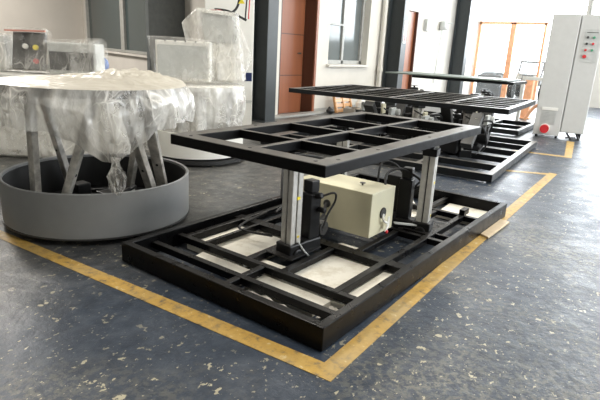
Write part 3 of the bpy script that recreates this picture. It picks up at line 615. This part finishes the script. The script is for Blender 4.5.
def sheet_drape(name, R0, ztop, lenf, heap, label, loc, mat_top, mat_skirt, seed, parent=None, flare=.05, NA=220, fall=.02):
    """plastic sheet over a round top: heaped centre, crinkled hanging skirt whose length follows lenf(angle)"""
    root = None
    top = MB(); NR = 26; g = []
    def nz(x, y, s, k): return mnoise.noise(Vector((x * s, y * s, seed + k)))
    for i in range(NR + 1):
        rr = R0 * i / NR; row = []
        for k in range(NA):
            a = 2 * math.pi * k / NA; x = rr * math.cos(a); y = rr * math.sin(a); h = heap(x, y)
            z = ztop + .012 + .010 * abs(nz(x, y, 6, 0)) + h * (.6 + .5 * abs(nz(x, y, 4, 3)) * 2 + .35 * abs(nz(x, y, 11, 6)) * 2)
            if i == NR: z = ztop + .006
            row.append(top.bm.verts.new((x, y, z)))
        g.append(row)
    for i in range(NR):
        for k in range(NA): top.bm.faces.new((g[i][k], g[i][(k + 1) % NA], g[i + 1][(k + 1) % NA], g[i + 1][k]))
    t_ = top.build(name, mat_top, parent, smooth=False, loc=loc)
    for p in t_.data.polygons: p.use_smooth = True
    if not parent: tag(t_, label, 'plastic sheet')
    sk = MB(); NV = 34; g = []
    for j in range(NV + 1):
        row = []
        for k in range(NA):
            a = 2 * math.pi * k / NA; Ln = lenf(a); s = j / NV; z = ztop + .006 - Ln * s
            q = (math.cos(a) * 3, math.sin(a) * 3)
            fold = mnoise.noise(Vector((q[0] * 2.2, q[1] * 2.2, seed + z * 1.5))) * .05 + abs(mnoise.noise(Vector((q[0] * 5.5, q[1] * 5.5, seed + z * 3)))) * .025
            rr = R0 + .004 + flare * math.sin(min(1, s * 1.5) * math.pi / 2) + fold * min(1, s * 4) - .14 * max(0, s - .35) * (1 if Ln > .3 else 0)
            row.append(sk.bm.verts.new((rr * math.cos(a), rr * math.sin(a), z)))
        g.append(row)
    for j in range(NV):
        for k in range(NA): sk.bm.faces.new((g[j][k], g[j][(k + 1) % NA], g[j + 1][(k + 1) % NA], g[j + 1][k]))
    s_ = sk.build('hanging_skirt', mat_skirt, t_)
    for p in s_.data.polygons: p.use_smooth = True
    return t_
def interp(tab, x):
    for (a, b_), (c, d) in zip(tab, tab[1:]):
        if x <= c: return b_ + (d - b_) * (x - a) / (c - a)
    return tab[-1][1]
TH0 = -121.6
tab = [(-180, .30), (-110, .22), (-90, .12), (-75, .17), (-50, .27), (-30, .30), (-15, .36), (-4, .46), (3, .53), (8, .52), (20, .46), (35, .33), (50, .27), (62, .26), (72, .30), (90, .32), (120, .25), (180, .30)]
def len1(a):
    d = (math.degrees(a) - TH0 + 180) % 360 - 180
    return interp(tab, d) + .02 * mnoise.noise(Vector((d * .15, 0, 4)))
def heap1(x, y):    # heaped folds at the back right of the top
    u = (x * .59 - y * .80); v_ = (x * .80 + y * .59)
    return .11 * math.exp(-(((u - .25) / .34) ** 2 + ((v_ - .22) / .36) ** 2)) + .03 * math.exp(-(((u + .15) / .25) ** 2 + ((v_ - .5) / .25) ** 2))
sh = sheet_drape('plastic_sheet', .745, 1.152, len1, heap1, 'crinkled clear plastic sheet draped over the round top of the grey tub unit', (*dc, 0), MT['film_dense'], MT['film'], 11.0)
# the twisted tail hanging from the sheet's front
ta = R(TH0 + 9); tx, ty = .76 * math.cos(ta), .76 * math.sin(ta); b = MB(); g = []
for j in range(19):
    s = j / 18; z = .68 - .29 * s; wd = interp([(0, .05), (.12, .028), (.5, .075), (.8, .055), (1, .012)], s); row = []
    for k in range(9):
        u = (k / 8 - .5) * 2 * wd; row.append(b.bm.verts.new((tx + u * .59 * 1.0 + .012 * math.sin(k * 2.1 + s * 5), ty - u * .80 + .012 * math.cos(k * 2.6 + s * 7), z + .01 * mnoise.noise(Vector((k, s * 6, 1))))))
    g.append(row)
for j in range(18):
    for k in range(8): b.bm.faces.new((g[j][k], g[j][k + 1], g[j + 1][k + 1], g[j + 1][k]))
b.build('twisted_tail', MT['film'], sh)

# ---------------- generic wrap: crinkled hull around points
def wrap_hull(name, pts, mat, parent, amp=.03, seed=1.0, cuts=5, loc=None):
    bm = bmesh.new()
    for p in pts: bm.verts.new(p)
    r_ = bmesh.ops.convex_hull(bm, input=bm.verts)
    junk = [e for e in r_['geom_interior'] if isinstance(e, bmesh.types.BMVert)]
    if junk: bmesh.ops.delete(bm, geom=junk, context='VERTS')
    bmesh.ops.recalc_face_normals(bm, faces=bm.faces)
    for _ in range(cuts):
        L_ = [e for e in bm.edges if e.calc_length() > .05]
        if not L_ or len(bm.verts) > 16000: break
        bmesh.ops.subdivide_edges(bm, edges=L_, cuts=1); bmesh.ops.triangulate(bm, faces=bm.faces)
    bm.normal_update()
    for v_ in bm.verts:
        n_ = v_.normal.copy(); c = v_.co
        k = mnoise.noise(c * 3 + Vector((seed, 0, 0))) * 1.2 + abs(mnoise.noise(c * 8 + Vector((0, seed, 0)))) * .7 + abs(mnoise.noise(c * 19)) * .3 - .3
        v_.co = c + n_ * k * amp
    me = bpy.data.meshes.new(name); bm.to_mesh(me); bm.free(); me.materials.append(mat)
    o = bpy.data.objects.new(name, me); C.objects.link(o); o.parent = parent
    if loc: o.location = loc
    for p in me.polygons: p.use_smooth = True
    return o
def boxpts(c, s, taper=1.0): return [(c[0] + i * s[0] / 2 * (taper if k > 0 else 1), c[1] + j * s[1] / 2 * (taper if k > 0 else 1), c[2] + k * s[2] / 2) for i in (-1, 1) for j in (-1, 1) for k in (-1, 1)]

# ================================================================ WRAPPED SIMULATOR BODY behind the tub (left)
# local frame: x runs to the viewer's right, y away from the viewer
FR = math.atan2(-.80, .59)
wb_ = thing('wrapped_cockpit', 'cream machine body wrapped in clear plastic behind the grey tub', 'machine', (1.32, 5.02, 0), FR)
MB().box((0, .35, .54), (1.75, .7, .92)).box((0, .35, .05), (1.6, .6, .1)).build('body', MT['white'], wb_, bevel=.03)
MB().box((0, .3, 1.02), (1.85, .8, .05)).build('worktop', MT['white'], wb_, bevel=.01)
wrap_hull('plastic_wrap', boxpts((0, .33, .54), (1.94, .86, .98), .97), MT['film'], wb_, .02, 3)
def on(root, x, y, z):   # local of a thing -> world
    return (root.location.x + x * math.cos(FR) - y * math.sin(FR), root.location.y + x * math.sin(FR) + y * math.cos(FR), z)
t = thing('control_panel', 'tilted black control panel with round white, yellow and red buttons, left on the wrapped machine', 'control panel', on(wb_, -.38, .30, 1.09), FR)
Mx = Matrix.Translation((0, 0, .22)) @ Matrix.Rotation(R(-14), 4, 'X')
MB().box((0, 0, 0), (.40, .07, .46), mat=Mx).box((0, .08, .03), (.30, .22, .06)).build('housing', MT['rubber'], t, bevel=.01)
for x, z, m_ in ((-.03, .05, 'white'), (.10, .04, 'label_y'), (.11, -.13, 'red'), (-.09, .15, 'steel_dk')):
    MB().cyl((Mx @ Vector((x, -.03, z))), (Mx @ Vector((x, -.065, z))), .032, seg=16).build('push_button', MT[m_], t)
wrap_hull('plastic_wrap', [Mx @ Vector(p) for p in boxpts((0, -.01, .01), (.47, .18, .52))], MT['film_thin'], t, .008, 8)
MB().bar((-.24, -.09, .46), (.24, -.05, .47), .025, .02).build('red_tape', simple('faded_red_tape', (.55, .25, .20), .6), t)
t = thing('mesh_case', 'plastic wrapped case with a dark mesh front on the wrapped machine', 'case', on(wb_, .20, .32, 1.05), FR)
MB().box((0, .0, .20), (.60, .30, .38)).build('case', MT['grey_lt'], t, bevel=.02); MB().box((0, -.155, .17), (.54, .012, .22)).build('mesh_front', MT['mesh'], t)
wrap_hull('plastic_wrap', boxpts((0, -.01, .21), (.66, .38, .41), .98) + [(.33, 0, .46)], MT['film_thin'], t, .012, 5)
t = thing('blue_bag', 'blue plastic bag tucked behind the wrapped mesh case', 'bag', on(wb_, .42, .62, 1.075), FR)
MB().sph((0, 0, .10), .07, (1, .8, 1.4), 14).build('sack', MT['blue'], t, smooth=True)
t = thing('wrapped_bundle', 'grey-white plastic wrapped bundle at the left edge of the photo beside the control panel', 'bundle', on(wb_, -.85, .42, 1.07), FR)
MB().box((0, 0, .21), (.34, .30, .42)).build('padding', MT['grey_lt'], t, bevel=.05)
wrap_hull('plastic_wrap', boxpts((0, 0, .22), (.42, .38, .44), .85), MT['film'], t, .012, 2)
# things at far left behind the tub: wrapped white block with a red hand wheel
t = thing('wrapped_block', 'plastic wrapped white block with a red wheel left of the grey tub', 'machine', (-.05, 4.75, 0), FR)
MB().box((0, .1, .42), (.6, .5, .80)).build('body', MT['white'], t, bevel=.03)
MB().lathe([(.07, -.02), (.10, -.02), (.10, .02), (.07, .02)], seg=28).cyl((-.0, -.07, 0), (0, .07, 0), .012).cyl((-.07, 0, 0), (.07, 0, 0), .012).build('red_wheel', MT['red'], t, loc=(.16, -.30, .42)).rotation_euler = (R(90), 0, 0)
wrap_hull('plastic_wrap', boxpts((0, .1, .44), (.70, .60, .88), .95), MT['film'], t, .02, 6)

# ================================================================ SECOND ROUND UNIT, wrapped
dc2 = (2.80, 4.02)
d2_ = thing('round_motion_base', 'plastic wrapped white round base behind the platform, carrying wrapped equipment', 'motion base', (*dc2, 0), FR)
MB().lathe([(.60, .10), (.60, .42), (.57, .42), (.57, .12), (.01, .12), (.01, .10)], seg=72).build('tub', MT['white'], d2_, smooth=True)
MB().lathe([(.63, .03), (.63, .075), (.40, .075), (.40, .03)], seg=48).build('bottom_flange', MT['rubber'], d2_)
for k in range(5):
    a = R(10 + 72 * k); MB().cyl((.52 * math.cos(a), .52 * math.sin(a) - .015, .027), (.52 * math.cos(a), .52 * math.sin(a) + .015, .027), .027).build('castor', MT['rubber'], d2_)
for k in range(6):
    a = R(30 + 60 * k); a2 = a + R(18 if k % 2 else -18); MB().bar((.45 * math.cos(a), .45 * math.sin(a), .12), (.45 * math.cos(a2), .45 * math.sin(a2), .94), .07, .05).build('leg', MT['steel'], d2_)
MB().sph((.05, -.30, .62), .17, (.8, .7, 1.5), 18).build('motor_cover', MT['white'], d2_, smooth=True)
MB().cyl((0, 0, .94), (0, 0, .99), .60, seg=72).build('round_top', MT['white'], d2_, smooth=True)
sheet_drape('plastic_sheet', .605, .992, lambda a: .87 + .03 * math.sin(a * 3), lambda x, y: 0.005, 'clear plastic sheet hanging around the white round base down to the floor', (*dc2, 0), MT['film'], MT['film'], 23.0, flare=.0)
# equipment on top
t = thing('display_cabinet', 'white flat cabinet wrapped in clear plastic on the round base', 'cabinet', on(d2_, -.17, -.10, 1.03), FR)
MB().box((0, 0, .255), (.70, .14, .50)).build('housing', MT['white'], t, bevel=.015)
MB().box((0, -.082, .25), (.64, .01, .40)).build('front_panel', MT['grey_lt'], t)
for k in range(4): MB().cyl((-.22 + k * .13, -.09, .50), (-.22 + k * .13, -.075, .50), .01, seg=8).build('bolt', MT['rubber'], t)
wrap_hull('plastic_wrap', [(-.44, -.11, .55), (.37, -.11, .53), (-.44, .10, .55), (.37, .10, .54), (-.37, -.11, .01), (.38, -.11, .01), (-.37, .10, .01), (.38, .10, .01)], MT['film_thin'], t, .008, 4)
t = thing('wrapped_hood', 'tall upright hood under clear plastic at the back of the round base', 'machine', on(d2_, .24, .30, 1.03), FR)
MB().poly([(-.16, -.14), (.20, -.14), (.20, .14), (-.16, .14)], 0, .52).build('pedestal', MT['white'], t, bevel=.02)
b = MB(); prof = [(-.20, .50), (.22, .50), (.18, .86), (-.26, .90)]
lo = [b.bm.verts.new((x, -.16, z)) for x, z in prof]; hi = [b.bm.verts.new((x, .14, z)) for x, z in prof]
b.bm.faces.new(lo); b.bm.faces.new(hi[::-1])
for k in range(4): b.bm.faces.new((lo[k], lo[(k + 1) % 4], hi[(k + 1) % 4], hi[k]))
b.build('hood_head', MT['grey_lt'], t, bevel=.02)
MB().bar((-.28, -.175, .90), (.20, -.175, .865), .03, .04).build('hood_edge', MT['white'], t)
wrap_hull('plastic_wrap', [(-.28, -.20, .93), (.22, -.20, .895), (-.28, .16, .93), (.22, .16, .90), (-.52, -.06, .74), (-.46, -.06, .52), (.26, -.2, .50), (.34, -.2, .02), (-.3, -.18, .02), (-.3, .18, .02), (.34, .18, .02)], MT['film'], t, .012, 9)
wrap_hull('plastic_fold', [(.22, -.20, .80), (.24, .1, .80), (.42, -.18, .42), (.44, .0, .30), (.24, -.22, .02), (.24, .0, .02), (.34, -.2, .05)], MT['film_thin'], t, .012, 12)

# tall white control cabinet with a small red logo
lc = thing('server_cabinet', 'tall cream-white cabinet with a small red logo in front of the dark column', 'cabinet', (4.95, 5.52, 0), FR + R(8))
MB().box((-.05, .3, 1.45), (.86, .6, 2.8)).box((-.05, .3, .03), (.80, .54, .06)).build('body', MT['white'], lc, bevel=.012)
MB().box((.30, -.004, .98), (.13, .01, .15)).build('display', MT['navy'], lc)
MB().cyl((.20, -.012, .53), (.20, .0, .53), .035, seg=20).build('red_logo', MT['red'], lc)
MB().box((.31, -.004, .545), (.13, .006, .018)).box((.305, -.004, .515), (.12, .006, .012)).build('logo_lettering', MT['grey_lt'], lc)

# cable bundle on the wall above the hood
t = thing('cable_bundle', 'short red and black cables with a yellow tag hanging above the wrapped hood', 'cables', (4.12, 4.79, 2.02), FR)
MB().tube([(-.22, 0, .02), (0, -.02, -.0), (.28, 0, -.12)], .018).tube([(.20, .03, .45), (.14, .02, .1), (.05, .0, -.02)], .02).tube([(.30, .03, .5), (.27, .02, .1), (.26, .0, -.1)], .012).build('cable', MT['rubber'], t, smooth=True)
MB().tube([(-.3, 0, .0), (-.1, -.02, .01), (.1, 0, -.04)], .010).tube([(.33, .03, .4), (.31, 0, -.1)], .01).build('red_cable', MT['red'], t, smooth=True)
MB().poly([(-.05, -.02), (.05, -.02), (0, .06)], 0, .01).build('yellow_tag', MT['label_y'], t, loc=(.20, -.01, .14)).rotation_euler = (R(90), 0, 0)
